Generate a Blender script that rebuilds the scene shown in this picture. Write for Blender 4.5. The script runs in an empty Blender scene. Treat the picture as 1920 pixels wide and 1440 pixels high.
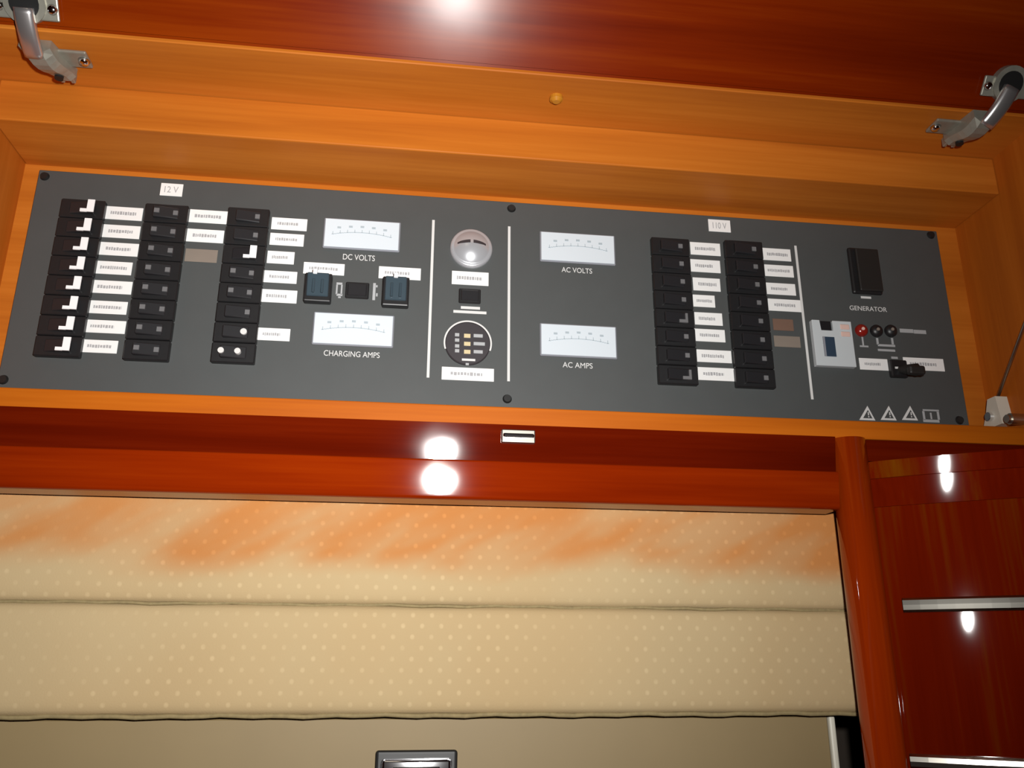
import bpy, bmesh, math, random
from mathutils import Vector, Matrix
random.seed(7)
S = bpy.context.scene
COL = S.collection

# ------------------------------------------------------------------ camera
# the photograph's two vanishing points (verticals, panel horizontals) give lens and rotation
W, H = 1920.0, 1440.0
PX, PY = W / 2, H / 2
VZ = (975.0 - PX, -4183.0 - PY)
VX = (14100.0 - PX, 1280.0 - PY)
FPX = math.sqrt(-(VZ[0] * VX[0] + VZ[1] * VX[1]))
AX = Vector((VX[0], VX[1], FPX)).normalized()          # world X in camera axes (right, down, forward)
AZ = Vector((VZ[0], VZ[1], FPX)).normalized()
AY = AX.cross(AZ)
if AY.z < 0: AY = -AY
CAM_D = 0.7215                                          # metres from the switch panel
CAM_Z = 0.80
CAM = Vector((0, -CAM_D, CAM_Z))
cam_data = bpy.data.cameras.new('camera')
cam = bpy.data.objects.new('camera', cam_data)
COL.objects.link(cam)
cam_data.sensor_width = 36.0
cam_data.lens = FPX / W * 36.0
cam_data.clip_start = 0.01
right = Vector((AX.x, AY.x, AZ.x)); down = Vector((AX.y, AY.y, AZ.y)); fwd = Vector((AX.z, AY.z, AZ.z))
m = Matrix((( right.x, -down.x, -fwd.x, CAM.x), (right.y, -down.y, -fwd.y, CAM.y),
            (right.z, -down.z, -fwd.z, CAM.z), (0, 0, 0, 1)))
cam.matrix_world = m
S.camera = cam

# ------------------------------------------------------------------ world, lights, exposure
world = bpy.data.worlds.new('world'); S.world = world
world.use_nodes = True
world.node_tree.nodes['Background'].inputs[0].default_value = (1, .93, .82, 1)
world.node_tree.nodes['Background'].inputs[1].default_value = 0.02

def area_light(name, loc, target, size, power, color=(1, 1, 1), shape='DISK', sy=None, spread=None):
    d = bpy.data.lights.new(name, 'AREA'); d.shape = shape; d.size = size
    if sy: d.size_y = sy
    d.energy = power; d.color = color
    if spread: d.spread = math.radians(spread)
    o = bpy.data.objects.new(name, d); COL.objects.link(o); o.location = loc
    o.rotation_euler = (Vector(target) - Vector(loc)).to_track_quat('-Z', 'Y').to_euler()
    return o
# the camera's flash, beside the lens
FLASH = CAM + right * 0.050 - down * 0.056 + fwd * 0.01
area_light('camera_flash', FLASH, FLASH + fwd - right * .30 - down * .10, 0.030, 4.5, (1.0, .985, .955), spread=124)
# unseen warm fill added overhead, behind the photographer, for ambient light
area_light('ambient_fill', (-0.35, -1.35, 1.93), (-0.35, -1.35, 0), 0.30, 0.5, (1, .85, .66))

S.view_settings.view_transform = 'Standard'
S.view_settings.look = 'None'
S.view_settings.exposure = 0.0
S.view_settings.gamma = 1.0
S.view_settings.use_curve_mapping = False
S.cycles.use_denoising = True
S.cycles.max_bounces = 8

# ------------------------------------------------------------------ pixel -> place
def ray(px, py):
    c = Vector((px - PX, py - PY, FPX))
    return Vector((AX.dot(c), AY.dot(c), AZ.dot(c)))
def at(px, py, Y=None, X=None, Z=None):
    r = ray(px, py)
    if Y is not None: t = (Y - CAM.y) / r.y
    elif X is not None: t = (X - CAM.x) / r.x
    else: t = (Z - CAM.z) / r.z
    return CAM + r * t

# ------------------------------------------------------------------ materials
def principled(name):
    mt = bpy.data.materials.new(name); mt.use_nodes = True
    return mt, mt.node_tree, mt.node_tree.nodes['Principled BSDF']
def plain(name, col, rough=.5, metal=0.0, coat=0.0, noise=0.0, nscale=60, bump=0.0, spec=.5):
    mt, nt, b = principled(name)
    b.inputs['Base Color'].default_value = (*col, 1)
    b.inputs['Roughness'].default_value = rough
    b.inputs['Metallic'].default_value = metal
    b.inputs['Coat Weight'].default_value = coat
    b.inputs['Coat Roughness'].default_value = .06
    b.inputs['Specular IOR Level'].default_value = spec
    if noise or bump:
        tc = nt.nodes.new('ShaderNodeTexCoord')
        n = nt.nodes.new('ShaderNodeTexNoise'); n.inputs['Scale'].default_value = nscale
        n.inputs['Detail'].default_value = 4
        nt.links.new(tc.outputs['Object'], n.inputs['Vector'])
        if noise:
            mx = nt.nodes.new('ShaderNodeMix'); mx.data_type = 'RGBA'
            mx.inputs[6].default_value = (*[c * (1 - noise) for c in col], 1)
            mx.inputs[7].default_value = (*[min(1, c * (1 + noise)) for c in col], 1)
            nt.links.new(n.outputs['Fac'], mx.inputs[0]); nt.links.new(mx.outputs[2], b.inputs['Base Color'])
        if bump:
            bp = nt.nodes.new('ShaderNodeBump'); bp.inputs['Strength'].default_value = bump
            bp.inputs['Distance'].default_value = .001
            nt.links.new(n.outputs['Fac'], bp.inputs['Height']); nt.links.new(bp.outputs[0], b.inputs['Normal'])
    return mt
def wood(name, dark, mid, light, axis='X', rough=.4, coat=0.0, crough=.05, wav=0.0, spec=.5, gscale=1.0):
    mt, nt, b = principled(name)
    N, L = nt.nodes.new, nt.links.new
    tc = N('ShaderNodeTexCoord'); oi = N('ShaderNodeObjectInfo')
    ad = N('ShaderNodeVectorMath'); ad.operation = 'ADD'
    sc = N('ShaderNodeVectorMath'); sc.operation = 'SCALE'; sc.inputs[0].default_value = (3.1, 1.7, 2.3)
    L(oi.outputs['Random'], sc.inputs['Scale'])
    L(tc.outputs['Object'], ad.inputs[0]); L(sc.outputs[0], ad.inputs[1])
    mp = N('ShaderNodeMapping')
    s = {'X': (1.6, 26, 26), 'Y': (26, 1.6, 26), 'Z': (26, 26, 1.6)}[axis]
    mp.inputs['Scale'].default_value = [v * gscale for v in s]
    L(ad.outputs[0], mp.inputs['Vector'])
    n1 = N('ShaderNodeTexNoise'); n1.inputs['Scale'].default_value = 1.0; n1.inputs['Detail'].default_value = 5
    n1.inputs['Distortion'].default_value = .6
    L(mp.outputs[0], n1.inputs['Vector'])
    mp2 = N('ShaderNodeMapping')
    s2 = {'X': (9, 300, 300), 'Y': (300, 9, 300), 'Z': (300, 300, 9)}[axis]
    mp2.inputs['Scale'].default_value = s2
    L(ad.outputs[0], mp2.inputs['Vector'])
    n2 = N('ShaderNodeTexNoise'); n2.inputs['Scale'].default_value = 1.0; n2.inputs['Detail'].default_value = 3
    L(mp2.outputs[0], n2.inputs['Vector'])
    ml = N('ShaderNodeMath'); ml.operation = 'MULTIPLY_ADD'; ml.inputs[1].default_value = .28; ml.inputs[2].default_value = -.14
    L(n2.outputs['Fac'], ml.inputs[0])
    sm = N('ShaderNodeMath'); sm.operation = 'ADD'
    L(n1.outputs['Fac'], sm.inputs[0]); L(ml.outputs[0], sm.inputs[1])
    cr = N('ShaderNodeValToRGB')
    e = cr.color_ramp.elements
    e[0].position = .28; e[0].color = (*dark, 1); e[1].position = .74; e[1].color = (*light, 1)
    k = e.new(.5); k.color = (*mid, 1)
    L(sm.outputs[0], cr.inputs[0]); L(cr.outputs[0], b.inputs['Base Color'])
    b.inputs['Roughness'].default_value = rough
    b.inputs['Specular IOR Level'].default_value = spec if not coat else 0.0
    b.inputs['Coat Weight'].default_value = coat
    b.inputs['Coat Roughness'].default_value = crough
    if wav:
        n3 = N('ShaderNodeTexNoise'); n3.inputs['Scale'].default_value = 14
        L(tc.outputs['Object'], n3.inputs['Vector'])
        bp = N('ShaderNodeBump'); bp.inputs['Strength'].default_value = wav; bp.inputs['Distance'].default_value = .002
        L(n3.outputs['Fac'], bp.inputs['Height']); L(bp.outputs[0], b.inputs['Coat Normal'])
    return mt
def fabric(name, base, fleck, P=.0132, Q=.0146, stain=None):
    """woven tan cloth with staggered pale flecks; the upper pad carries diagonal rust-coloured stains"""
    mt, nt, b = principled(name)
    N, L = nt.nodes.new, nt.links.new
    def math_(op, a, b_=None, c=None):
        n = N('ShaderNodeMath'); n.operation = op
        for i, v in enumerate((a, b_, c)):
            if v is None: continue
            if hasattr(v, 'is_output'): L(v, n.inputs[i])
            else: n.inputs[i].default_value = v
        return n.outputs[0]
    def rng(v, lo, hi, a=0.0, z=1.0):
        n = N('ShaderNodeMapRange'); n.interpolation_type = 'SMOOTHSTEP'
        L(v, n.inputs['Value'])
        for k, q in (('From Min', lo), ('From Max', hi), ('To Min', a), ('To Max', z)): n.inputs[k].default_value = q
        return n.outputs[0]
    def noise(vec, scale, detail=4):
        n = N('ShaderNodeTexNoise'); n.inputs['Scale'].default_value = scale; n.inputs['Detail'].default_value = detail
        L(vec, n.inputs['Vector']); return n.outputs['Fac']
    tc = N('ShaderNodeTexCoord'); O = tc.outputs['Object']
    sp = N('ShaderNodeSeparateXYZ'); L(O, sp.inputs[0])
    cx = math_('COSINE', math_('MULTIPLY', sp.outputs['X'], 2 * math.pi / P))
    cz = math_('COSINE', math_('MULTIPLY', sp.outputs['Z'], 2 * math.pi / Q))
    dots = rng(math_('MULTIPLY', cx, cz), .60, .97)
    dots = math_('MULTIPLY', dots, rng(noise(O, 9), .35, .65, .15, 1.0))
    dots = math_('MULTIPLY', dots, rng(noise(O, 160), .3, .6, .5, 1.0))
    mx = N('ShaderNodeMix'); mx.data_type = 'RGBA'
    mx.inputs[6].default_value = (*base, 1); mx.inputs[7].default_value = (*fleck, 1)
    L(dots, mx.inputs[0]); col = mx.outputs[2]
    tone = N('ShaderNodeMix'); tone.data_type = 'RGBA'; tone.blend_type = 'MULTIPLY'
    L(rng(noise(O, 7), .35, .7, 0, .5), tone.inputs[0]); L(col, tone.inputs[6]); tone.inputs[7].default_value = (.96, .88, .80, 1)
    col = tone.outputs[2]
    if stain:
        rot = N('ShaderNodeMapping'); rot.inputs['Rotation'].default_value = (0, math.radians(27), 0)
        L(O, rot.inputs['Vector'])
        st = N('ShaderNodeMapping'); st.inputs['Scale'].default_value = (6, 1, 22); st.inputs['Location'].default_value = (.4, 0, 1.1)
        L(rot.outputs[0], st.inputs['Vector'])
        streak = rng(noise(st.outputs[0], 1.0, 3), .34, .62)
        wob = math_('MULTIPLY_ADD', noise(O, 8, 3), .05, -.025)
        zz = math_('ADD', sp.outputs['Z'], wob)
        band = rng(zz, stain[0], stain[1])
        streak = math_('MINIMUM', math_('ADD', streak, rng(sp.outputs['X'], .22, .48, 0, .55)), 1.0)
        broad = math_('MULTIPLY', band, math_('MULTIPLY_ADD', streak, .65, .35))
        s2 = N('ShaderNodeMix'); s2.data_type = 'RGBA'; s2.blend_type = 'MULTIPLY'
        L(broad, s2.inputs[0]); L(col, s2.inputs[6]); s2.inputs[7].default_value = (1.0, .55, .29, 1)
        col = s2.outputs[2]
    L(col, b.inputs['Base Color'])
    b.inputs['Roughness'].default_value = .85; b.inputs['Specular IOR Level'].default_value = .2
    bp = N('ShaderNodeBump'); bp.inputs['Strength'].default_value = .2; bp.inputs['Distance'].default_value = .0005
    L(noise(O, 900), bp.inputs['Height']); L(bp.outputs[0], b.inputs['Normal'])
    return mt

M = {}
M['inner'] = wood('inner_cherry_wood', (.36, .092, .009), (.45, .128, .013), (.54, .170, .021), rough=.45, spec=.12)
M['inner_z'] = wood('inner_cherry_wood_upright', (.34, .080, .008), (.42, .108, .010), (.50, .14, .016), axis='Z', rough=.45, spec=.12)
M['rail'] = wood('rail_cherry_wood', (.25, .050, .002), (.33, .075, .003), (.41, .105, .006), rough=.45, spec=.12)
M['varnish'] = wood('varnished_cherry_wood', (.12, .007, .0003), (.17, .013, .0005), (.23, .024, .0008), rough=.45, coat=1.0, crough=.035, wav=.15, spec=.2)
M['varnish_shaded'] = wood('shaded_varnished_cherry_wood', (.05, .0025, .0003), (.072, .004, .0004), (.11, .008, .0008), rough=.45, coat=1.0, crough=.035, wav=.15, spec=.2)  # same varnished cherry, the upper fascia's darker shading put into the colour
M['post'] = wood('varnished_post_wood', (.19, .014, .0008), (.28, .028, .001), (.37, .048, .002), axis='Z', rough=.45, coat=1.0, crough=.05, wav=.3, spec=.2)
M['varnish_z'] = wood('varnished_cherry_wood_upright', (.080, .0034, .0002), (.115, .0060, .0003), (.14, .034, .0008), axis='Z', rough=.45, coat=1.0, crough=.03, wav=.1, spec=.2, gscale=.55)  # broad light brown bands imitate upright reflections in the varnish
M['door'] = wood('varnished_door_wood', (.10, .007, .0003), (.14, .012, .0005), (.20, .026, .001), rough=.45, coat=.16, crough=.22, wav=.1, spec=.2)
M['plate'] = plain('grey_painted_plate', (.058, .063, .063), .55, noise=.07, nscale=40)
M['black'] = plain('black_plastic', (.010, .010, .011), .42, noise=.2, nscale=200)
M['rocker'] = plain('black_rocker_plastic', (.016, .016, .018), .35)
M['glossblack'] = plain('smoked_blue_black_plastic', (.035, .055, .07), .25)
M['socket'] = plain('black_socket_plastic', (.014, .013, .012), .5)
M['white'] = plain('white_label_tape', (.80, .80, .79), .5, noise=.03)
M['flag'] = plain('white_rocker_mark', (.85, .85, .86), .5)
M['dim'] = plain('grey_printed_mark', (.13, .13, .135), .6)
M['ink'] = plain('grey_label_ink', (.36, .36, .37), .7)
M['faded'] = plain('faded_brown_label', (.20, .165, .135), .7, noise=.12)
M['faded2'] = plain('faded_red_brown_label', (.15, .085, .058), .7, noise=.12)
M['print'] = plain('pale_panel_print', (.62, .62, .61), .6)
M['print_dim'] = plain('dim_panel_print', (.36, .37, .38), .6)
M['face'] = plain('pale_blue_meter_face', (.60, .66, .71), .35)
M['bezel'] = plain('grey_meter_bezel', (.24, .25, .28), .35)
M['scale'] = plain('pale_grey_scale_print', (.36, .42, .46), .6)
M['dome'] = plain('satin_aluminium', (.50, .51, .54), .25, .45)
M['chrome'] = plain('polished_chrome', (.80, .80, .82), .12, 1.0)
M['steel'] = plain('brushed_steel', (.52, .50, .44), .34, 1.0, noise=.15, nscale=80)
M['strip'] = plain('polished_strip_steel', (.36, .34, .30), .24, 1.0)
M['arm'] = plain('bright_nickel', (.72, .70, .70), .30, .9)
M['cast'] = plain('nickel_plated_casting', (.33, .32, .27), .42, .6, noise=.25, nscale=120)
M['darkmetal'] = plain('dark_screw_metal', (.03, .03, .03), .4, .6)
M['red'] = plain('red_lamp_lens', (.22, .012, .008), .2)
M['device'] = plain('light_grey_device_plastic', (.50, .54, .56), .45)
M['devblue'] = plain('dark_blue_window', (.03, .05, .08), .3)
M['pink'] = plain('pale_pink_button', (.66, .46, .40), .5)
M['amber'] = plain('amber_lamp_lens', (.60, .50, .30), .3)
M['gaugeface'] = plain('dark_gauge_face', (.035, .03, .034), .45)
M['ivory'] = plain('ivory_plastic_bracket', (.60, .57, .48), .45)
M['fabric'] = fabric('tan_flecked_fabric', (.395, .295, .162), (.47, .36, .205))
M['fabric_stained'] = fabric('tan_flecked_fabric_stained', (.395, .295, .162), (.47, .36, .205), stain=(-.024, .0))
M['piping'] = plain('olive_brown_piping', (.22, .165, .075), .8, noise=.3, nscale=300)
M['vinyl'] = plain('tan_vinyl', (.215, .152, .068), .6, noise=.06, nscale=25)
M['gold'] = plain('amber_plastic_cap', (.44, .17, .012), .35)
M['dark'] = plain('shaded_recess_tone', (.022, .014, .008), .8, noise=.2)  # shadow of the gap beside the board put into the wall's colour
M['cream'] = plain('cream_headliner', (.66, .60, .48), .7, noise=.03)
M['sole'] = wood('cabin_sole_wood', (.20, .06, .012), (.30, .10, .02), (.40, .15, .03), rough=.4, coat=.6, crough=.15)
M['cabin'] = wood('cabin_cherry_wood', (.20, .03, .004), (.28, .05, .006), (.36, .08, .01), axis='Z', rough=.4, coat=.7, crough=.12)

# ------------------------------------------------------------------ builders
def thing(name, label, cat, loc=(0, 0, 0), rz=0.0, group=None):
    o = bpy.data.objects.new(name, None); COL.objects.link(o)
    o.location = loc; o.rotation_euler = (0, 0, rz)
    o.empty_display_size = .05
    o['label'] = label; o['category'] = cat
    if group: o['group'] = group
    return o
def world_loc(o):
    v = Vector(o.location)
    while o.parent:
        o = o.parent; v += Vector(o.location)
    return v
def link(name, bm, mat, parent=None, label=None, smooth=False, local=False):
    """one mesh object; vertices come in world space (or the parent's space when local), origin moved to their middle"""
    if len(bm.verts):
        lo = Vector([min(v.co[i] for v in bm.verts) for i in range(3)])
        hi = Vector([max(v.co[i] for v in bm.verts) for i in range(3)])
        c = (lo + hi) / 2
    else: c = Vector()
    bmesh.ops.translate(bm, verts=bm.verts, vec=-c)
    bmesh.ops.recalc_face_normals(bm, faces=bm.faces)
    me = bpy.data.meshes.new(name); bm.to_mesh(me); bm.free()
    for p in me.polygons: p.use_smooth = smooth
    me.materials.append(M[mat])
    o = bpy.data.objects.new(name, me); COL.objects.link(o)
    if parent:
        o.parent = parent
        if local:
            # c is in the space of the top-level thing; take off the offsets of the parts in between
            off = Vector(); q = parent
            while q.parent: off += Vector(q.location); q = q.parent
            o.location = c - off
        else: o.location = c - world_loc(parent)
    else: o.location = c
    if label: o['label'] = label
    return o
def bm_box(bm, x0, x1, y0, y1, z0, z1, bev=0.0, seg=1):
    t = bmesh.new()
    bmesh.ops.create_cube(t, size=1.0)
    for v in t.verts:
        v.co = Vector(((x0 + x1) / 2 + v.co.x * (x1 - x0), (y0 + y1) / 2 + v.co.y * (y1 - y0), (z0 + z1) / 2 + v.co.z * (z1 - z0)))
    if bev: bmesh.ops.bevel(t, geom=t.edges[:], offset=bev, segments=seg, affect='EDGES', profile=.5)
    merge(bm, t)
def merge(bm, t, mat=None):
    if mat is not None: bmesh.ops.transform(t, matrix=mat, verts=t.verts)
    me = bpy.data.meshes.new('tmp'); t.to_mesh(me); t.free()
    bm.from_mesh(me); bpy.data.meshes.remove(me)
def box(name, x0, x1, y0, y1, z0, z1, mat, parent=None, bev=0.0, seg=1, label=None, smooth=False, local=False):
    bm = bmesh.new(); bm_box(bm, min(x0, x1), max(x0, x1), min(y0, y1), max(y0, y1), min(z0, z1), max(z0, z1), bev, seg)
    return link(name, bm, mat, parent, label, smooth, local)
def bm_cyl(bm, a, b, r, seg=20, r2=None):
    a, b = Vector(a), Vector(b); d = b - a
    t = bmesh.new()
    bmesh.ops.create_cone(t, cap_ends=True, segments=seg, radius1=r, radius2=r if r2 is None else r2, depth=d.length)
    merge(bm, t, Matrix.Translation((a + b) / 2) @ d.to_track_quat('Z', 'Y').to_matrix().to_4x4())
def bm_prism(bm, prof, x0, x1):
    """closed profile [(y, z)] swept along X"""
    A = [bm.verts.new((x0, y, z)) for y, z in prof]
    B = [bm.verts.new((x1, y, z)) for y, z in prof]
    n = len(prof)
    for i in range(n):
        j = (i + 1) % n
        bm.faces.new((A[i], A[j], B[j], B[i]))
    bm.faces.new(A); bm.faces.new(B[::-1])
def bm_poly(bm, pts, y0, y1):
    """closed outline [(x, z)] extruded along Y"""
    A = [bm.verts.new((x, y0, z)) for x, z in pts]
    B = [bm.verts.new((x, y1, z)) for x, z in pts]
    n = len(pts)
    for i in range(n):
        j = (i + 1) % n
        bm.faces.new((A[i], A[j], B[j], B[i]))
    bm.faces.new(A); bm.faces.new(B[::-1])
def bm_lathe(bm, prof, cx, cy, cz, seg=40):
    """profile [(r, y)] turned about an axis along Y"""
    rings = []
    for r, y in prof:
        if r < 1e-6: rings.append([bm.verts.new((cx, cy + y, cz))])
        else: rings.append([bm.verts.new((cx + r * math.cos(2 * math.pi * k / seg), cy + y, cz + r * math.sin(2 * math.pi * k / seg))) for k in range(seg)])
    for a, b in zip(rings, rings[1:]):
        for k in range(seg):
            j = (k + 1) % seg
            if len(a) == 1 and len(b) == 1: continue
            if len(a) == 1: bm.faces.new((a[0], b[k], b[j]))
            elif len(b) == 1: bm.faces.new((a[k], a[j], b[0]))
            else: bm.faces.new((a[k], a[j], b[j], b[k]))
def text(s, cx, cz, width, y, mat, parent, name='lettering', height=None):
    """flat raised lettering on the panel, centred at cx, cz, fitted to width (and height)"""
    cu = bpy.data.curves.new('t', 'FONT'); cu.body = s; cu.align_x = 'CENTER'; cu.align_y = 'CENTER'
    cu.size = 1; cu.extrude = .01
    o = bpy.data.objects.new('t', cu); COL.objects.link(o)
    dg = bpy.context.evaluated_depsgraph_get()
    me = bpy.data.meshes.new_from_object(o.evaluated_get(dg))
    bpy.data.objects.remove(o); bpy.data.curves.remove(cu)
    bm = bmesh.new(); bm.from_mesh(me); bpy.data.meshes.remove(me)
    xs = [v.co.x for v in bm.verts]; ys = [v.co.y for v in bm.verts]
    sx = width / (max(xs) - min(xs)); sz = sx if height is None else height / (max(ys) - min(ys))
    mx, my = (max(xs) + min(xs)) / 2, (max(ys) + min(ys)) / 2
    for v in bm.verts:
        v.co = Vector((cx + (v.co.x - mx) * sx, y - .0001 - v.co.z * .01, cz + (v.co.y - my) * sz))
    return link(name, bm, mat, parent)

# ------------------------------------------------------------------ key levels, all from the camera solve
Y_BACK = 0.0
Z_C = at(960, 371, Y=Y_BACK).z                     # underside of the inner strip
r = ray(960, 295); Y_B = CAM.y + (Z_C - CAM.z) * r.y / r.z
Z_A = at(960, 225, Y=Y_B).z                        # locker ceiling
r = ray(960, 135); Y_F = CAM.y + (Z_A - CAM.z) * r.y / r.z      # front plane of the locker
X_L, X_R = -.352, .553
Z_DT = at(960, 763, Y=Y_F).z
Z_DB = at(960, 799, Y=Y_F).z
YC = Y_F + .030                                   # front of the backrest cushion
X0, X1 = -.62, .80                                # how far the long boards run

# ------------------------------------------------------------------ the cabin shell
def struct(name, *a, **k):
    o = box(name, *a, **k); o['kind'] = 'structure'; return o
struct('wall_back', -1.7, 1.7, .02, .06, 0, 1.95, 'dark')
struct('floor', -1.7, 1.7, -2.3, .06, -.04, 0, 'sole')
struct('ceiling', -1.7, 1.7, -2.3, .06, 1.95, 1.99, 'cream')
struct('wall_left', -1.74, -1.7, -2.3, .06, 0, 1.95, 'cabin')
struct('wall_right', 1.7, 1.74, -2.3, .06, 0, 1.95, 'cabin')
struct('wall_front', -1.7, 1.7, -2.34, -2.3, 0, 1.95, 'cabin')

# ------------------------------------------------------------------ overhead locker
loc = thing('overhead_locker', 'open cherry wood overhead locker with lifted door and glossy red-brown fascia', 'locker', (0, 0, Z_DB))
box('back_panel', X_L, X_R, 0, .014, Z_DT, Z_C + .001, 'inner', loc)
box('side_panel', X_L - .018, X_L, Y_F + .001, .014, Z_DT, Z_A, 'inner_z', loc)
box('side_panel', X_R, X_R + .018, Y_F + .001, .014, Z_DT, Z_A, 'inner_z', loc)
box('ceiling_panel', X0, X1, Y_F, .014, Z_A, Z_A + .018, 'inner', loc, bev=.0008)
box('inner_strip', X_L + .0002, X_R - .0002, Y_B, .0138, Z_C, Z_A - .0002, 'inner', loc, bev=.0012, seg=2, label='pale cherry wood strip above the switch panel')
box('shelf', X0, X1, Y_F + .008, .014, Z_DB + .0008, Z_DT - .0005, 'inner', loc)
box('bottom_rail', X0, X1, Y_F, Y_F + .0078, Z_DB, Z_DT, 'rail', loc, bev=.001, seg=2, label='pale orange cherry wood rail under the switch panel')
pl = at(1586, 1000, Y=Y_F - .004); pr = at(1652, 1000, Y=Y_F - .004)
X_P = pl.x - .0003                                # the fascia stops at the corner post
# fascia: two glossy boards that lean back towards the cushion
tE, tF = math.radians(10.5), math.radians(8.7)
zE1 = at(960, 866, Y=Y_F).z
hE = Z_DB - zE1
yE0 = Y_F - .0055
yE1 = yE0 + hE * math.tan(tE)
bm = bmesh.new()
bm_prism(bm, [(yE0, Z_DB - .0005), (yE0 + .003, Z_DB + .0005), (Y_F + .02, Z_DB - .0003), (Y_F + .02, zE1), (yE1, zE1)], X0, X_P)
link('upper_fascia', bm, 'varnish_shaded', loc)
yF0 = yE1 - .0035
zF1 = at(960, 941, Y=Y_F + .004).z
hF = zE1 - zF1
yF1 = yF0 + (hF - .0048) * math.tan(tF)
prof = []
for k in range(5):                                # rounded top nosing
    a = math.radians(90 - k * 22.5); prof.append((yF0 + .0015 - .0015 * math.cos(a), zE1 - .0018 + .0015 * math.sin(a)))
for k in range(6):                                # rounded lower edge
    a = math.radians(k * 18); prof.append((yF1 + .003 - .003 * math.cos(a), zF1 + .003 - .003 * math.sin(a)))
prof += [(Y_F + .022, zF1), (Y_F + .022, zE1 - .0003)]
bm = bmesh.new(); bm_prism(bm, prof, X0, X_P)
link('lower_fascia', bm, 'varnish', loc)
box('underside_board', X0, X_P, YC + .037, .014, zF1 + .0005, zF1 + .014, 'varnish', loc)
# strike plate under the rail
p0, p1 = at(940, 808, Y=yE0), at(1003, 832, Y=yE0)
sp = box('strike_plate', p0.x, p1.x, yE0 - .0022, yE0 + .006, p1.z, p0.z + .001, 'steel', loc, bev=.0008, seg=2, label='small pale steel strike plate for the door catch')
box('strike_lip', p0.x + .001, p1.x - .001, yE0 - .0042, yE0 - .002, p0.z - .0052, p0.z - .0022, 'chrome', sp, bev=.0009, seg=2)
# amber cap on the ceiling
c = at(1043, 182, Z=Z_A)
bm = bmesh.new(); bm_cyl(bm, (c.x, c.y, Z_A), (c.x, c.y, Z_A - .003), .0058, 18); bm_cyl(bm, (c.x, c.y, Z_A - .003), (c.x, c.y, Z_A - .0052), .0055, 18, .003)
link('screw_cap', bm, 'gold', loc, 'small amber screw cap')
# the lifted door: hinged along the front top edge, swung up past level
PHI = math.radians(49.3)
vdir = Vector((0, -math.cos(PHI), math.sin(PHI))); ndir = Vector((0, -math.sin(PHI), -math.cos(PHI)))
h0 = Vector((0, Y_F - .002, Z_A + .0012))
def door_pt(px, py, lift=0.0):
    rr = ray(px, py); o = h0 + ndir * lift
    return CAM + rr * ((o - CAM).dot(ndir) / rr.dot(ndir))
DOOR_L = .30
bm = bmesh.new(); t = bmesh.new()
bmesh.ops.create_cube(t, size=1)
for v in t.verts:
    v.co = Vector(((-.56 if v.co.x < 0 else .78), (DOOR_L if v.co.y > 0 else 0), (-.019 if v.co.z < 0 else 0)))
bmesh.ops.bevel(t, geom=t.edges[:], offset=.0025, segments=2, affect='EDGES')
basis = Matrix(((1, 0, 0, h0.x), (0, vdir.y, ndir.y, h0.y), (0, vdir.z, ndir.z, h0.z), (0, 0, 0, 1)))
merge(bm, t, basis)
door = link('door', bm, 'door', loc, 'glossy red-brown cherry wood door lifted open')

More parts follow.
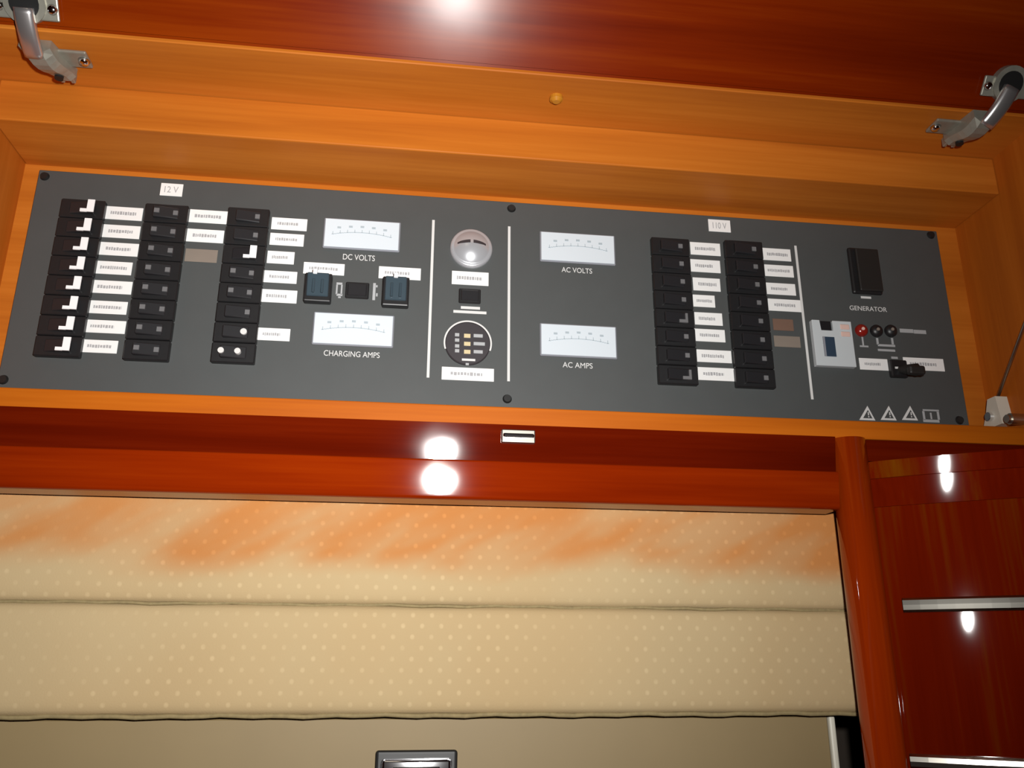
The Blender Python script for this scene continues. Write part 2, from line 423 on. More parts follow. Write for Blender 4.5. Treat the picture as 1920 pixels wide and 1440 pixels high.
def hinge(cup_px, arm0_px, arm1_px, base0_px, base1_px, wing_px, sgn, label):
    """cup flange on the door, bowed arm, cast base and wing plate under the ceiling"""
    zb = Z_A - .0115
    b0, b1 = at(*base0_px, Z=zb), at(*base1_px, Z=zb)
    xc = (b0.x + b1.x) / 2
    # root: the wing plate lies flat on the ceiling
    wv = at(*wing_px, Z=Z_A - .003)
    bm = bmesh.new()
    ym = wv.y
    bm_box(bm, min(xc, wv.x) - .004, max(xc, wv.x) + .004, ym - .0095, ym + .0095, Z_A - .0032, Z_A - .0001, .0012, 2)
    root = link('hinge', bm, 'cast', loc, label)
    # screw in the wing
    bm = bmesh.new(); bm_cyl(bm, (wv.x, ym, Z_A - .0032), (wv.x, ym, Z_A - .0062), .0048, 16, .0032)
    link('screw', bm, 'chrome', root, smooth=True)
    # cast body, tapering to the back, with a raised spine
    dx = (b1.x - b0.x)
    bm = bmesh.new()
    n = 7; ringsv = []
    for k in range(n + 1):
        f = k / n; y = b0.y + (b1.y - b0.y) * f; x = b0.x + dx * f
        w = .0118 - .0036 * f; d = .0120 + .0060 * math.sin(math.pi * min(1, f * 1.25)) * (1 - .4 * f)
        ringsv.append([bm.verts.new((x + sx * w * kx, y, Z_A - .0002 - d * kz)) for sx, kx, kz in ((-1, 1, 0), (-1, 1, .62), (-1, .55, 1), (1, .55, 1), (1, 1, .62), (1, 1, 0))])
    for A, B in zip(ringsv, ringsv[1:]):
        for k in range(6):
            j = (k + 1) % 6; bm.faces.new((A[k], A[j], B[j], B[k]))
    bm.faces.new(ringsv[0]); bm.faces.new(ringsv[-1])
    link('hinge_body', bm, 'cast', root)
    for f, rr in ((.30, .0030), (.82, .0034)):
        y = b0.y + (b1.y - b0.y) * f; x = b0.x + dx * f
        bm = bmesh.new(); bm_cyl(bm, (x, y, Z_A - .010), (x, y, Z_A - .0152), rr, 14)
        link('adjusting_screw', bm, 'darkmetal', root)
    # forked tail of the body
    bm = bmesh.new()
    for s in (-1, 1): bm_box(bm, b1.x + s * .0042 - .0017, b1.x + s * .0042 + .0017, b1.y - .002, b1.y + .007, Z_A - .0095, Z_A - .001, .0006)
    link('tail_fork', bm, 'cast', root)
    # arm: bowed channel from the front of the body to the cup
    cupc = door_pt(*cup_px, lift=.002)
    a0 = Vector((b0.x, b0.y + .004, Z_A - .0125)); a1 = cupc + ndir * .006
    mid = (a0 + a1) / 2 + Vector((0, -.002, -.004))
    bm = bmesh.new(); n = 10; rg = []
    for k in range(n + 1):
        f = k / n
        p = a0 * (1 - f) ** 2 + mid * (2 * f * (1 - f)) + a1 * f * f
        tg = ((mid - a0) * (1 - f) + (a1 - mid) * f).normalized()
        sd = Vector((1, 0, 0)); sd = (sd - tg * sd.dot(tg)).normalized(); up = tg.cross(sd)
        if up.z > 0: up = -up
        prof = [(-.0076, .0), (-.0066, .0030), (-.004, .0042), (.004, .0042), (.0066, .0030), (.0076, .0), (.0058, -.002), (-.0058, -.002)]
        rg.append([bm.verts.new(p + sd * u + up * w) for u, w in prof])
    for A, B in zip(rg, rg[1:]):
        for k in range(8):
            j = (k + 1) % 8; bm.faces.new((A[k], A[j], B[j], B[k]))
    bm.faces.new(rg[0]); bm.faces.new(rg[-1])
    link('hinge_arm', bm, 'arm', root, smooth=True)
    # cup flange on the door
    bm = bmesh.new(); t = bmesh.new()
    bm_box(t, -.024, .024, -.0085, .0085, 0, .0026, .001, 2)
    bm_cyl(t, (0, .003, -.002), (0, .003, .0042), .0155, 28)
    Mx = Matrix(((1, 0, 0, cupc.x), (0, vdir.y, ndir.y, cupc.y), (0, vdir.z, ndir.z, cupc.z), (0, 0, 0, 1)))
    merge(bm, t, Mx); link('cup_flange', bm, 'cast', root)
    bm = bmesh.new(); t = bmesh.new()
    bm_cyl(t, (0, .003, .003), (0, .003, .0046), .0110, 24)
    merge(bm, t, Mx); link('cup_well', bm, 'darkmetal', root)
    for s in (-1, 1):
        bm = bmesh.new(); t = bmesh.new()
        bm_cyl(t, (s * .0195, 0, .0024), (s * .0195, 0, .0048), .0042, 16, .0026)
        merge(bm, t, Mx); link('screw', bm, 'chrome', root, smooth=True)
    return root
hinge((50, 14), (46, 35), (58, 88), (62, 96), (122, 150), (158, 114), 1, 'nickel-plated cup hinge at the left of the door')
hinge((1888, 164), (1874, 182), (1862, 224), (1852, 228), (1787, 272), (1754, 238), -1, 'nickel-plated cup hinge at the right of the door')

# door stay on the right side panel
XS = X_R - .006
q = at(1868, 775, X=XS)
bm = bmesh.new()
z0, z1 = at(1868, 803, X=XS).z, at(1868, 747, X=XS).z
bm_prism(bm, [(q.y - .013, z0), (q.y + .014, z0), (q.y + .006, z0 + (z1 - z0) * .55), (q.y + .001, z1), (q.y - .010, z1)], XS - .006, X_R)
br = link('stay_bracket', bm, 'ivory', loc, 'ivory plastic foot of the door stay')
bm = bmesh.new(); bm_cyl(bm, (XS - .0095, q.y, z0 + .010), (XS - .0055, q.y, z0 + .010), .0042, 16)
link('pivot_pin', bm, 'chrome', br)
e0 = at(1868, 752, X=XS); e1 = at(1920, 612, X=XS)
e2 = e0 + (e1 - e0) * 2.9
bm = bmesh.new(); bm_cyl(bm, e0 - (e1 - e0) * .05, e2, .0016, 10)
link('stay_rod', bm, 'steel', loc, 'thin steel rod holding the door up', smooth=True)
c = at(1908, 786, X=XS)
bm = bmesh.new(); bm_cyl(bm, (X_R, c.y, c.z), (X_R - .014, c.y, c.z), .0052, 18); bm_cyl(bm, (X_R - .014, c.y, c.z), (X_R - .017, c.y, c.z), .0038, 18)
link('catch_stud', bm, 'steel', loc)

# ------------------------------------------------------------------ switch panel
PT = .003                                         # plate thickness; its face is at -PT
YP = -PT
tl, tr = at(75, 318, Y=YP), at(1755, 432, Y=YP)
px0, px1 = -.3380, .5295
pz1 = tl.z; pz0 = at(950, 759, Y=YP).z - .004
pan = thing('switch_panel', 'long grey electrical switch panel with black breakers and white labels inside the locker', 'switch panel', ((px0 + px1) / 2, YP, pz0))
box('plate', px0, px1, YP, -.0002, pz0, pz1, 'plate', pan, bev=.0006)
for q in ((84, 331), (959, 391), (1745, 441), (6, 712), (951, 748), (1799, 788)):
    c = at(*q, Y=YP); bm = bmesh.new()
    bm_cyl(bm, (c.x, YP, c.z), (c.x, YP - .0022, c.z), .0042, 16, .0032)
    s = link('screw', bm, 'darkmetal', pan)
def rect(x0, x1, y0, y1, Y=YP):
    """pixel box (left, right, top, bottom) -> x0, x1, z0, z1 measured on a plane, the picture's tilt taken out"""
    mx, my = (x0 + x1) / 2, (y0 + y1) / 2
    a, b = at(x0, my, Y=Y), at(x1, my, Y=Y)
    c, d = at(mx, y1, Y=Y), at(mx, y0, Y=Y)
    return a.x, b.x, c.z, d.z
def tape(x0, x1, y0, y1, mat='white', ink=True, word=None, shrink=.86):
    a, b, c, d = rect(x0, x1, y0, y1)
    mz, hz = (c + d) / 2, (d - c) / 2 * shrink
    c, d = mz - hz, mz + hz
    o = box('label_tape', a, b, YP - .0009, YP - .0001, c, d, mat, pan, bev=.0002)
    if word:
        text(word, (a + b) / 2, mz, (b - a) * .62, YP - .0009, 'ink', o, height=(d - c) * .5)
    elif ink:
        bm = bmesh.new(); w = b - a; rnd = random.Random(int(x0 * 31 + y0 * 7))
        x = a + w * rnd.uniform(.13, .2); end = b - w * rnd.uniform(.12, .3); hh = (d - c) * .115
        while x < end:                           # row of small printed strokes, too small to read
            l = w * rnd.uniform(.03, .065)
            bm_box(bm, x, min(x + l, end), YP - .00105, YP - .0009, mz - hh * rnd.uniform(.8, 1.2), mz + hh * rnd.uniform(.8, 1.2))
            x += l + w * .018
        link('printed_line', bm, 'ink', o)
    return o
def breaker_column(tlp, trp, blp, brp, rows, style):
    a, b = at(*tlp, Y=YP - .004), at(*trp, Y=YP - .004); c, d = at(*blp, Y=YP - .004), at(*brp, Y=YP - .004)
    x0, x1 = (a.x + c.x) / 2, (b.x + d.x) / 2
    z1, z0 = (a.z + b.z) / 2, (c.z + d.z) / 2
    p = (z1 - z0) / rows; w = x1 - x0
    for k in range(rows):
        zt = z1 - k * p; zb = zt - p; zm = (zt + zb) / 2
        br = box('breaker', x0, x1, YP - .0060, YP - .0001, zb + .0003, zt - .0003, 'black', pan, bev=.0007)
        st = style[k]
        on = st == 'on'
        # rocker: a wedge, pressed in at one end
        bm = bmesh.new()
        xa, xb = x0 + w * .22, x0 + w * .80
        ya, yb = (YP - .0068, YP - .0112) if on else (YP - .0100, YP - .0070)
        A = [bm.verts.new(v) for v in ((xa, YP - .0058, zm - p * .30), (xb, YP - .0058, zm - p * .30), (xb, yb, zm - p * .28), (xa, ya, zm - p * .28))]
        B = [bm.verts.new((v.co.x, v.co.y, 2 * zm - v.co.z)) for v in A]
        for i in range(4): bm.faces.new((A[i], A[(i + 1) % 4], B[(i + 1) % 4], B[i]))
        bm.faces.new(A); bm.faces.new(B[::-1])
        bmesh.ops.bevel(bm, geom=bm.edges[:], offset=.0006, segments=1, affect='EDGES')
        rk = link('rocker', bm, 'rocker', br)
        if on:                                   # white index showing on the raised end: upright bar with a foot
            bm = bmesh.new()
            xr = xb + w * .02
            bm_box(bm, xr - w * .16, xr, YP - .0117, YP - .0108, zm - p * .30, zm + p * .34)
            bm_box(bm, xr - w * .31, xr - w * .16, YP - .0114, YP - .0100, zm - p * .30, zm - p * .14)
            link('white_index', bm, 'flag', br)
        elif st == 'foot':
            bm = bmesh.new()
            bm_box(bm, xb - w * .22, xb, YP - .0092, YP - .0070, zm - p * .28, zm - p * .12)
            bm_box(bm, xb - w * .06, xb, YP - .0092, YP - .0070, zm - p * .12, zm + p * .22)
            link('white_index', bm, 'dim', br)
        else:
            bm = bmesh.new()
            if st in ('dot', 'two'):
                bm_box(bm, xb - w * .12, xb - w * .01, YP - .0085, YP - .0068, zm - p * .13, zm + p * .10)
            if st == 'two':
                bm_box(bm, xa + w * .03, xa + w * .15, YP - .0106, YP - .0092, zm - p * .10, zm + p * .12)
            if st == 'bright':
                bm_cyl(bm, (xb - w * .10, YP - .006, zm), (xb - w * .10, YP - .0092, zm), p * .15, 12)
            if st == 'pair':
                for f in (.02, .40): bm_cyl(bm, (xa + w * f, YP - .006, zm), (xa + w * f, YP - .0112, zm), p * .14, 12)
            link('index_mark', bm, 'print' if st in ('bright', 'pair') else 'dim', br)
breaker_column((119, 373), (201, 378), (61, 667), (148, 672), 8, ['on'] * 8)
breaker_column((276, 382), (355, 387), (229, 674), (315, 679), 8, ['two'] * 8)
breaker_column((429, 390), (508, 393), (395, 680), (475, 683), 8, ['dot', 'dot', 'on', 'two', 'two', 'dot', 'bright', 'pair'])
breaker_column((1224, 446), (1294, 449), (1231, 719), (1306, 724), 8, ['dot', 'dot', 'dot', 'dot', 'foot', 'dot', 'dot', 'foot'])
breaker_column((1356, 450), (1427, 455), (1382, 726), (1455, 730), 8, ['dot'] * 8)

tape(301, 343, 343, 370, word='12 V')
tape(1328, 1369, 411, 437, word='110 V')
for x0, x1, yc in zip((198, 191, 187, 179, 169, 165, 157, 150), (268, 263, 260, 248, 248, 239, 236, 221), (401, 435, 468, 503, 539, 577, 613, 650)):
    tape(x0, x1, yc - 14, yc + 14)
tape(355, 427, 393, 421); tape(350, 420, 429, 457); tape(347, 408, 466, 494, 'faded', False)
for a_ in ((509, 576, 408, 434), (506, 570, 437, 463), (501, 552, 470, 497), (495, 557, 507, 533), (490, 557, 542, 570), (481, 544, 614, 641)): tape(*a_)
for a_ in ((1294, 1350, 454, 481), (1294, 1350, 486, 513), (1299, 1350, 520, 548), (1299, 1340, 552, 578), (1302, 1354, 585, 612), (1302, 1359, 616, 643), (1306, 1371, 655, 682), (1307, 1376, 688, 716)): tape(*a_)
for a_ in ((1430, 1482, 465, 491), (1431, 1487, 496, 521), (1435, 1491, 530, 555), (1440, 1501, 560, 586)): tape(*a_)
tape(1449, 1487, 597, 622, 'faded2', False); tape(1451, 1500, 629, 653, 'faded', False)
tape(569, 646, 492, 517); tape(710, 789, 500, 526); tape(847, 916, 508, 537); tape(828, 926, 688, 716)
tape(1611, 1664, 671, 696); tape(1694, 1769, 670, 697)

def meter(x0, x1, y0, y1, word, wx0, wx1, wy, wh):
    a, b, c, d = rect(x0, x1, y0, y1)
    mz, hz = (c + d) / 2, (d - c) / 2 * .94; c, d = mz - hz, mz + hz
    o = box('meter', a - .0012, b + .0012, YP - .0028, YP - .0001, c - .0012, d + .0012, 'bezel', pan, bev=.0008, label='white rectangular meter')
    f = box('meter_face', a, b, YP - .0034, YP - .0027, c, d, 'face', o, bev=.0003)
    bm = bmesh.new(); w = b - a
    n = 25; R = w * 1.7; cz = mz + (d - c) * .05 - R         # shallow arc with ticks
    for k in range(n):
        u = (k / (n - 1) - .5) * .78; x = (a + b) / 2 + u * w; zz = cz + math.sqrt(R * R - (u * w) ** 2)
        bm_box(bm, x - w * .0165, x + w * .0165, YP - .0036, YP - .0033, zz - .0003, zz + .0003)
        if k % 3 == 0: bm_box(bm, x - .0003, x + .0003, YP - .0036, YP - .0033, zz, zz + (d - c) * .10)
    for k in range(5):
        u = (k / 4 - .5) * .62; x = (a + b) / 2 + u * w; zz = cz + math.sqrt(R * R - (u * w) ** 2) + (d - c) * .21
        bm_box(bm, x - w * .025, x + w * .025, YP - .0036, YP - .0033, zz - .001, zz + .001)
    link('meter_scale', bm, 'scale', o)
    l = at(wx0, wy, Y=YP); r_ = at(wx1, wy, Y=YP)
    text(word, (l.x + r_.x) / 2, at((wx0 + wx1) / 2, wy, Y=YP).z, r_.x - l.x, YP, 'print', pan, height=wh * .00047)
meter(609, 748, 415, 470, 'DC VOLTS', 643, 703, 483, 12)
meter(589, 736, 590, 650, 'CHARGING AMPS', 607, 712, 664, 11)
meter(1014, 1150, 440, 495, 'AC VOLTS', 1053, 1110, 507, 11)
meter(1014, 1153, 611, 671, 'AC AMPS', 1055, 1111, 685, 11)

# two square smoked rocker switches and the small button between them
def square_switch(x0, x1, y0, y1, px_):
    a, b, c, d = rect(x0, x1, y0, y1, YP - .006)
    o = box('square_switch', a, b, YP - .0090, YP - .0011, c, d, 'black', pan, bev=.0012, seg=2, label='square smoked blue-black switch')
    w, h_ = b - a, d - c
    bm = bmesh.new()
    A = [bm.verts.new(v) for v in ((a + w * .1, YP - .0088, c + h_ * .16), (b - w * .1, YP - .0088, c + h_ * .16), (b - w * .1, YP - .0088, d - h_ * .06), (a + w * .1, YP - .0088, d - h_ * .06))]
    B = [bm.verts.new((v.co.x, YP - (.0105 if i < 2 else .0135), v.co.z)) for i, v in enumerate(A)]
    for i in range(4): bm.faces.new((A[i], A[(i + 1) % 4], B[(i + 1) % 4], B[i]))
    bm.faces.new(A); bm.faces.new(B[::-1])
    bmesh.ops.bevel(bm, geom=bm.edges[:], offset=.0007, segments=1, affect='EDGES')
    rk = link('rocker', bm, 'glossblack', o)
    for f in (.30, .62): box('rib', a + w * f, a + w * (f + .1), YP - .0135, YP - .0112, c + h_ * .25, d - h_ * .28, 'glossblack', o, bev=.0004)
    g = at(px_, y0 + 8, Y=YP - .0135)
    box('white_index', g.x - .0018, g.x + .0018, YP - .0145, YP - .0105, d - h_ * .12, d + h_ * .05, 'flag', o, bev=.0003)
square_switch(571, 622, 514, 567, 590)
square_switch(717, 767, 521, 575, 742)
def small_button(x0, x1, y0, y1):
    a, b, c, d = rect(x0, x1, y0, y1, YP)
    o = box('small_switch', a, b, YP - .0025, YP - .0001, c, d, 'black', pan, bev=.0008)
    box('button', a + .002, b - .002, YP - .0042, YP - .0024, c + .002, d - .002, 'rocker', o, bev=.0007)
small_button(648, 692, 531, 561); small_button(860, 901, 543, 570)
# printed battery symbols either side of the button
def symbol(name, quads, mat='print_dim', parent=None):
    bm = bmesh.new()
    for x0, x1, y0, y1 in quads:
        a, b, c, d = rect(x0, x1, y0, y1); bm_box(bm, a, b, YP - .0003, YP - .00005, c, d)
    return link(name, bm, mat, parent or pan)
symbol('printed_symbol', [(631, 642, 530, 534), (630, 633, 534, 552), (639, 642, 534, 552), (631, 642, 551, 555), (634, 639, 556, 559)])
symbol('printed_symbol', [(699, 704, 531, 563), (705, 708, 535, 539), (705, 708, 550, 556)])
# upright divider lines
def divider(p, q):
    a, b = at(*p, Y=YP), at(*q, Y=YP); x = (a.x + b.x) / 2
    box('divider_line', x - .0012, x + .0012, YP - .0004, YP - .00005, b.z, a.z, 'print', pan)
divider((816, 413), (799, 708)); divider((957, 425), (951, 715)); divider((1491, 461), (1523, 749))
# chrome dome socket cover with the dark cabin's reflection modelled as a band
c = at(884, 464, Y=YP - .004); R = .0198
bm = bmesh.new()
bm_lathe(bm, [(R, 0), (R, -.003), (R * .93, -.0046), (R * .86, -.0042), (R * .8, -.0052), (R * .55, -.0082), (R * .25, -.0098), (0, -.0103)], c.x, YP, c.z, 48)
dome = link('chrome_cover', bm, 'dome', pan, 'round domed chrome cover', smooth=True)
dprof = [(0, .0103), (.25, .0098), (.55, .0082), (.8, .0052), (.86, .0042), (.93, .0046), (1, .003)]
def dome_y(u, w):
    q_ = min(1, math.hypot(u, w))
    for (r0, y0), (r1, y1) in zip(dprof, dprof[1:]):
        if q_ <= r1: return y0 + (y1 - y0) * (q_ - r0) / (r1 - r0)
    return .003
bm = bmesh.new()
for s_ in (-1, 1):                                # painted reflection: two tapering dark strips either side of a bright middle
    rg = []
    for k in range(9):
        u = s_ * (.07 + .60 * k / 8); wm = .20 - .16 * u * u - .02; hw = .085 * (1 - .5 * (k / 8) ** 2)
        rg.append([bm.verts.new((c.x + R * u, YP - dome_y(u, w_) - d_, c.z + R * w_)) for w_, d_ in ((wm - hw, -.001), (wm - hw, .0003), (wm + hw, .0003), (wm + hw, -.001))])
    for A, B in zip(rg, rg[1:]):
        for k in range(4): bm.faces.new((A[k], A[(k + 1) % 4], B[(k + 1) % 4], B[k]))
    bm.faces.new(rg[0]); bm.faces.new(rg[-1])
link('reflection_band', bm, 'gaugeface', dome)
symbol('lettering', [(864, 900, 575, 580), (850, 912, 583, 588)], 'print')
# round dark indicator with lamps and print
c = at(877, 644, Y=YP - .002); R = .0205
bm = bmesh.new(); bm_lathe(bm, [(R, 0), (R, -.0022), (R * .96, -.003), (0, -.003)], c.x, YP, c.z, 48)
g = link('indicator_dial', bm, 'gaugeface', pan, 'round dark indicator with small lamps')
bm = bmesh.new(); n = 44
for k in range(n):
    a0 = math.radians(-18 + 216 * k / n); a1 = math.radians(-18 + 216 * (k + 1) / n)
    vs = [bm.verts.new((c.x + rr * math.cos(a), YP - yy, c.z + rr * math.sin(a))) for yy in (.0030, .0034) for rr, a in ((R * .99, a0), (R * 1.06, a0), (R * 1.06, a1), (R * .99, a1))]
    for f in ((4, 5, 6, 7), (0, 1, 5, 4), (2, 3, 7, 6), (0, 3, 7, 4), (1, 2, 6, 5)): bm.faces.new([vs[i] for i in f])
link('white_arc', bm, 'print', g)
def dial_mark(name, x0, x1, y0, y1, mat):
    a, b, cc, d = rect(x0, x1, y0, y1, YP - .003)
    return box(name, a, b, YP - .0036, YP - .0029, cc, d, mat, g)
for y in (628, 638, 649, 658): dial_mark('printed_mark', 853, 861, y - 3, y + 3, 'print_dim')
for y in (630, 645, 660):
    dial_mark('indicator_lamp', 870, 882, y - 3.6, y + 3.6, 'amber')
    dial_mark('printed_mark', 888, 905 + (4 if y == 645 else 0), y - 3, y + 3, 'print_dim')
dial_mark('printed_mark', 866, 891, 673, 677, 'print'); dial_mark('printed_mark', 873, 879, 681, 685, 'print_dim')

# right-hand section: tall black socket, display box, lamps, toggle, warning signs
a, b, cc, d = rect(1593, 1648, 467, 552, YP - .002)
o = box('tall_switch', a, b, YP - .0045, YP - .0001, cc, d, 'black', pan, bev=.002, seg=2, label='tall black rocker switch')
box('rocker', a + .006, b - .001, YP - .0075, YP - .0044, cc + .002, d - .002, 'socket', o, bev=.0012, seg=2)
symbol('lettering', [(1614, 1633, 556, 560)], 'print')
l = at(1593, 577, Y=YP); r_ = at(1662, 577, Y=YP)
text('GENERATOR', (l.x + r_.x) / 2, l.z, r_.x - l.x, YP, 'print', pan, height=.0048)
a, b, cc, d = rect(1527, 1601, 601, 686, YP - .006)
w, h_ = b - a, d - cc
bm = bmesh.new()
bm_poly(bm, [(a, cc), (b, cc), (b, d), (a + w * .52, d), (a + w * .52, d - h_ * .24), (a + w * .2, d - h_ * .24), (a + w * .2, d), (a, d)], YP - .0060, YP - .0001)
bmesh.ops.bevel(bm, geom=bm.edges[:], offset=.0005, segments=1, affect='EDGES')
dv = link('breaker_box', bm, 'device', pan, 'light grey square box with a dark blue window')
box('notch_lever', a + w * .22, a + w * .5, YP - .0050, YP - .0002, d - h_ * .22, d - h_ * .01, 'black', dv, bev=.0006)
box('window', a + w * .22, a + w * .52, YP - .0064, YP - .0058, cc + h_ * .2, cc + h_ * .63, 'devblue', dv, bev=.0002)
box('window_rim', a + w * .22, a + w * .27, YP - .0066, YP - .0058, cc + h_ * .2, cc + h_ * .63, 'bezel', dv)
for f in (.70, .86): box('button', a + w * .70, a + w * .93, YP - .0070, YP - .0058, cc + h_ * (f - .05), cc + h_ * (f + .06), 'pink', dv, bev=.0005)
for (x, y), mt in zip(((1616, 619), (1644, 620), (1671, 620)), ('red', 'black', 'black')):
    c = at(x, y, Y=YP - .002); bm = bmesh.new()
    bm_lathe(bm, [(.0062, 0), (.0062, -.0024), (.0048, -.0044), (.0020, -.0056), (0, -.0058)], c.x, YP, c.z, 24)
    o = link('indicator_lamp', bm, mt, pan, smooth=True, label=('red' if mt == 'red' else 'black') + ' round indicator lamp')
    bm = bmesh.new(); bm_cyl(bm, (c.x - .0008, YP - .0050, c.z), (c.x - .0008, YP - .0064, c.z), .0016, 12)
    link('lamp_tip', bm, 'pink' if mt == 'red' else 'faded', o)
    
symbol('lettering', [(1687, 1712, 617, 624), (1713, 1736, 619, 626)], 'print_dim')
symbol('printed_symbol', [(1616, 1619, 632, 648), (1612, 1628, 648, 651)])
symbol('printed_symbol', [(1643, 1647, 634, 646), (1671, 1675, 634, 646), (1646, 1678, 646, 650), (1646, 1678, 655, 659)])
symbol('printed_symbol', [(1671, 1683, 669, 673)])
c = at(1684, 692, Y=YP - .003)
bm = bmesh.new(); bm_box(bm, c.x - .0085, c.x + .0085, YP - .0060, YP - .0002, c.z - .0085, c.z + .0085, .001)
o = link('toggle_switch', bm, 'black', pan, 'small black toggle switch')
bm = bmesh.new()
bm_cyl(bm, (c.x + .001, YP - .005, c.z - .001), (c.x + .0075, YP - .020, c.z - .006), .0040, 16, .0060)
bm_box(bm, c.x - .002, c.x + .0145, YP - .024, YP - .017, c.z - .0115, c.z - .0025, .0022, 2)
link('toggle_lever', bm, 'socket', o)
box('white_index', c.x - .005, c.x + .003, YP - .0066, YP - .0058, c.z - .001, c.z + .001, 'print', o)
def triangle(xc, yb, yt, hw):
    p0, p1, p2 = at(xc - hw, yb, Y=YP), at(xc + hw, yb, Y=YP), at(xc, yt, Y=YP)
    cx, cz = p2.x, (p0.z * 2 + p2.z) / 3; zb = (p0.z + p1.z) / 2
    outer = [(p0.x, zb), (p1.x, zb), (cx, p2.z)]
    inner = [(cx + (x - cx) * .60, zb + (p2.z - zb) * .13 + (z - zb) * .60) for x, z in outer]
    bm = bmesh.new()
    vo = [bm.verts.new((x, YP - .0003, z)) for x, z in outer]; vi = [bm.verts.new((x, YP - .0003, z)) for x, z in inner]
    vb = [bm.verts.new((x, YP - .00005, z)) for x, z in outer]; vc = [bm.verts.new((x, YP - .00005, z)) for x, z in inner]
    for i in range(3):
        j = (i + 1) % 3
        bm.faces.new((vo[i], vo[j], vi[j], vi[i])); bm.faces.new((vo[i], vo[j], vb[j], vb[i])); bm.faces.new((vi[i], vi[j], vc[j], vc[i]))
    hgt = p2.z - zb
    bm_box(bm, cx - .0005, cx + .0005, YP - .0003, YP - .00005, zb + hgt * .34, zb + hgt * .56)
    bm_box(bm, cx - .0005, cx + .0005, YP - .0003, YP - .00005, zb + hgt * .20, zb + hgt * .28)
    link('warning_triangle', bm, 'print', pan, 'white printed warning triangle')
for xc in (1626, 1666, 1706): triangle(xc, 788, 761, 15)
symbol('printed_symbol', [(1730, 1760, 768, 771), (1730, 1734, 771, 787), (1757, 1761, 771, 787), (1731, 1761, 787, 792), (1744, 1747, 774, 786)], 'print_dim')

# ------------------------------------------------------------------ settee backrest
zs, zb = at(960, 1137, Y=YC).z, at(960, 1341, Y=YC).z
ztop = zF1 + .012
cx0, cx1 = X0, at(1640, 1200, Y=YC).x
cush = thing('settee_cushion', 'tan flecked fabric settee backrest cushion below the locker', 'cushion', ((cx0 + cx1) / 2, YC, zb))
def roll(name, z0, z1, bulge, mat='fabric'):
    bm = bmesh.new(); n = 22; prof = []
    hgt = z1 - z0
    for k in range(n + 1):
        f = k / n; s = abs(2 * f - 1)
        prof.append((YC + bulge * (s ** 10), z0 + hgt * f))
    prof += [(YC + .035, z1), (YC + .035, z0)]
    nx = 60; rows = []
    for i in range(nx + 1):
        x = cx0 + (cx1 - cx0) * i / nx
        wob = .0007 * math.sin(x * 31 + z0 * 9) + .0005 * math.sin(x * 67)
        rows.append([bm.verts.new((x, y + (wob if k <= n else 0), z)) for k, (y, z) in enumerate(prof)])
    m_ = len(prof)
    for A, B in zip(rows, rows[1:]):
        for k in range(m_):
            j = (k + 1) % m_; bm.faces.new((A[k], A[j], B[j], B[k]))
    bm.faces.new(rows[0]); bm.faces.new(rows[-1])
    o = link(name, bm, mat, cush, smooth=True)
    return o
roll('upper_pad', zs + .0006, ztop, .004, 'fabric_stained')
roll('lower_pad', zb + .001, zs - .0006, .004)
def cord(name, z, rad, y):
    bm = bmesh.new(); n = 90; rg = []
    for i in range(n + 1):
        x = cx0 + (cx1 - cx0) * i / n
        zz = z + .0004 * math.sin(i * 1.9) + .0003 * math.sin(i * .7)
        rg.append([bm.verts.new((x, y + rad * math.cos(t_ * math.pi / 4), zz + rad * math.sin(t_ * math.pi / 4))) for t_ in range(8)])
    for A, B in zip(rg, rg[1:]):
        for k in range(8): bm.faces.new((A[k], A[(k + 1) % 8], B[(k + 1) % 8], B[k]))
    bm.faces.new(rg[0]); bm.faces.new(rg[-1])
    link(name, bm, 'piping', cush, 'olive brown seam piping', smooth=True)
cord('piping', zs, .0012, YC + .0040)
cord('piping', zb, .0016, YC + .0040)

# ------------------------------------------------------------------ tan board under the cushion
YH = YC + .014
hx1 = at(1556, 1390, Y=YH).x
zh1 = zb - .0022
brd = thing('settee_back_board', 'plain tan vinyl board under the backrest cushion with a recessed chrome latch', 'panel', ((X0 + hx1) / 2, YH, 0))
box('board', X0, hx1, YH, YH + .018, 0, zh1, 'vinyl', brd, bev=.001)
e = at(1572, 1390, Y=YH)
box('edge_strip', hx1 + .0003, e.x - .0015, YH - .002, YH + .018, 0, zh1, 'ivory', brd, bev=.0015, seg=2, label='pale upright edge strip')
a, b, c_, d = rect(702, 857, 1406, 1500, YH)
fl = box('flush_latch', a, b, YH - .003, YH + .002, c_, d, 'darkmetal', brd, bev=.0022, seg=3, label='chrome flush latch in a dark frame')
box('latch_plate', a + .004, b - .004, YH - .0056, YH - .0028, c_ + .004, d - .005, 'chrome', fl, bev=.0025, seg=3, smooth=True)
box('finger_ring', a + .012, b - .012, YH - .0072, YH - .0054, c_ + .012, d - .010, 'chrome', fl, bev=.0008, seg=2)

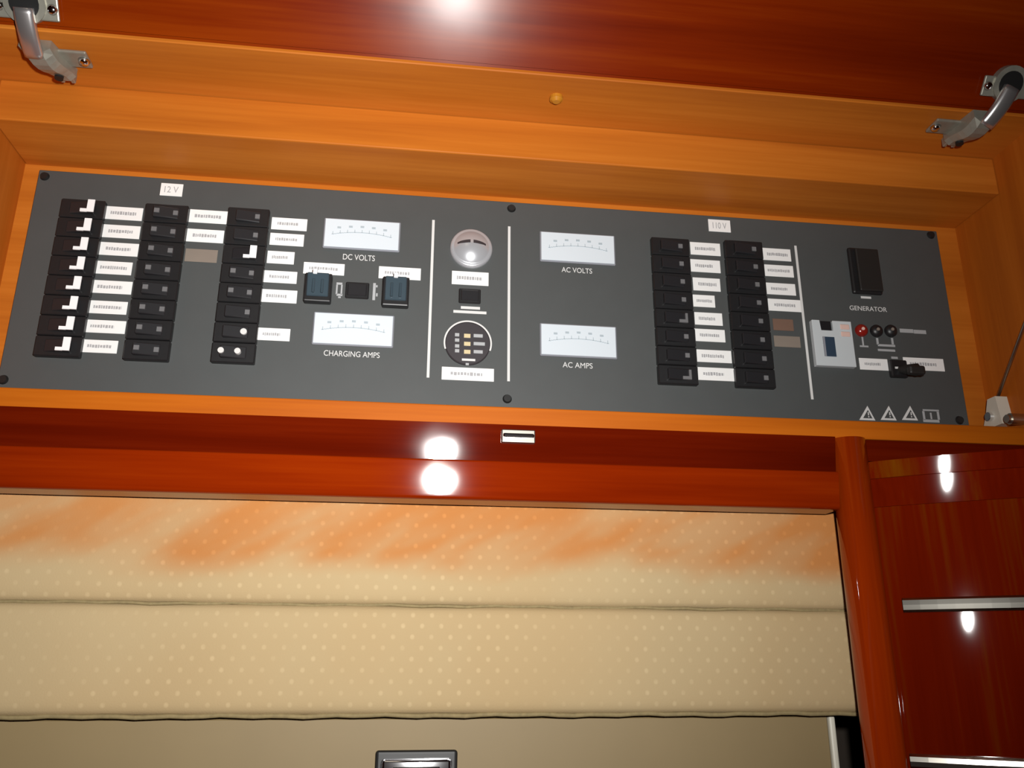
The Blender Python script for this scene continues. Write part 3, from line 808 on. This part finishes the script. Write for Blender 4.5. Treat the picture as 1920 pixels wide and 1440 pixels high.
# ------------------------------------------------------------------ corner cabinet, turned 32 degrees towards the camera
YW = math.radians(-32.7)
pw = pr.x - pl.x
cab = thing('corner_cabinet', 'glossy dark red cherry wood corner cabinet with steel strips, right of the cushion', 'cabinet', (pr.x, Y_F + .002, 0), YW)
inv = Matrix.Rotation(-YW, 4, 'Z') @ Matrix.Translation((-pr.x, -(Y_F + .002), 0))
base = Vector((pr.x, Y_F + .002, 0)); nJ = Vector((math.sin(YW), -math.cos(YW), 0)); uJ = Vector((math.cos(YW), math.sin(YW), 0))
def on_face(px_, py_, lift=0.0):
    rr = ray(px_, py_); o_ = base + nJ * lift
    w_ = CAM + rr * ((o_ - CAM).dot(nJ) / rr.dot(nJ))
    return inv @ w_
ztopJ = on_face(1900, 843).z; zm1 = on_face(1760, 887).z; zm2 = on_face(1760, 942).z
JW = .42
box('end_fascia', pr.x + .0004, X1, Y_F + .001, Y_F + .012, ztopJ + .0006, Z_DB - .0003, 'varnish_shaded', loc)
def bm_prism_l(bm, prof, x0, x1): bm_prism(bm, prof, x0, x1)
xh = on_face(1815, 1172).x                         # the front bows gently outwards about here
def bow(x): return .80 * (x - xh) ** 2
def bowed(name, prof, x0, x1, mat, label=None, n=36, smooth=True):
    """profile [(y, z)] swept along the bowed front"""
    bm = bmesh.new(); rows = []
    for i_ in range(n + 1):
        x = x0 + (x1 - x0) * i_ / n
        rows.append([bm.verts.new((x, y + bow(x), z)) for y, z in prof])
    k_ = len(prof)
    for A, B in zip(rows, rows[1:]):
        for k in range(k_): bm.faces.new((A[k], A[(k + 1) % k_], B[(k + 1) % k_], B[k]))
    bm.faces.new(rows[0]); bm.faces.new(rows[-1][::-1])
    o_ = link(name, bm, mat, cab, label, local=True)
    if smooth:                                     # smooth along the bow, crisp across the profile
        me = o_.data
        for p in me.polygons: p.use_smooth = True
        me.set_sharp_from_angle(angle=math.radians(8))
    return o_
tE2, tF2 = math.radians(9.15), math.radians(7.95)
JX0 = -.006
bowed('face_panel', [(.0012, 0), (.0012, zm2 - .0002), (.022, zm2 - .0002), (.022, 0)], JX0, JW, 'varnish_z')
h1_ = ztopJ - zm1; h2_ = zm1 - zm2
y2 = .0012 - h2_ * math.tan(tF2)
yt0 = y2 + .0015 - h1_ * math.tan(tE2)
bowed('top_moulding', [(yt0, ztopJ), (.022, ztopJ), (.022, zm1), (y2 + .0015, zm1)], JX0, JW, 'varnish_z')
bowed('lower_moulding', [(y2, zm1 - .0008), (y2 + .0008, zm1 - .0002), (.022, zm1 - .0002), (.022, zm2), (.0012, zm2)], JX0, JW, 'varnish_z')
# rounded corner post, standing where the cabinet meets the backrest
bm = bmesh.new()
R_ = pw / 2
pc = inv @ Vector(((pl.x + pr.x) / 2, Y_F - .004 + R_ * .6, 0))
seg = 28; lo, hi = [], []
zpt = Z_DB - .0006
for k in range(seg):
    a_ = 2 * math.pi * k / seg; ca, sa = math.cos(a_), math.sin(a_)
    ex = 1.0
    x_ = pc.x + R_ * math.copysign(abs(ca) ** ex, ca); y_ = pc.y + R_ * math.copysign(abs(sa) ** ex, sa)
    lo.append(bm.verts.new((x_, y_, 0))); hi.append(bm.verts.new((x_, y_, zpt)))
for k in range(seg):
    j = (k + 1) % seg; bm.faces.new((lo[k], lo[j], hi[j], hi[k]))
bm.faces.new(lo); bm.faces.new(hi[::-1])
link('corner_post', bm, 'post', cab, 'rounded glossy red-brown corner post', smooth=True, local=True)
def strip(x0, y0, y1):
    a_ = on_face(x0, y0, .003); b_ = on_face(x0, y1, .003); r_ = .0016
    z0_, z1_ = b_.z, a_.z
    prof = [(.0014, z0_), (-.002, z0_), (-.0035, z0_ + r_), (-.0040, (z0_ + z1_) / 2), (-.0035, z1_ - r_), (-.002, z1_), (.0014, z1_)]
    bowed('steel_strip', prof, a_.x, JW - .01, 'strip', 'polished steel strip across the cabinet face', smooth=False)
strip(1691, 1121, 1148)
strip(1705, 1414, 1442)
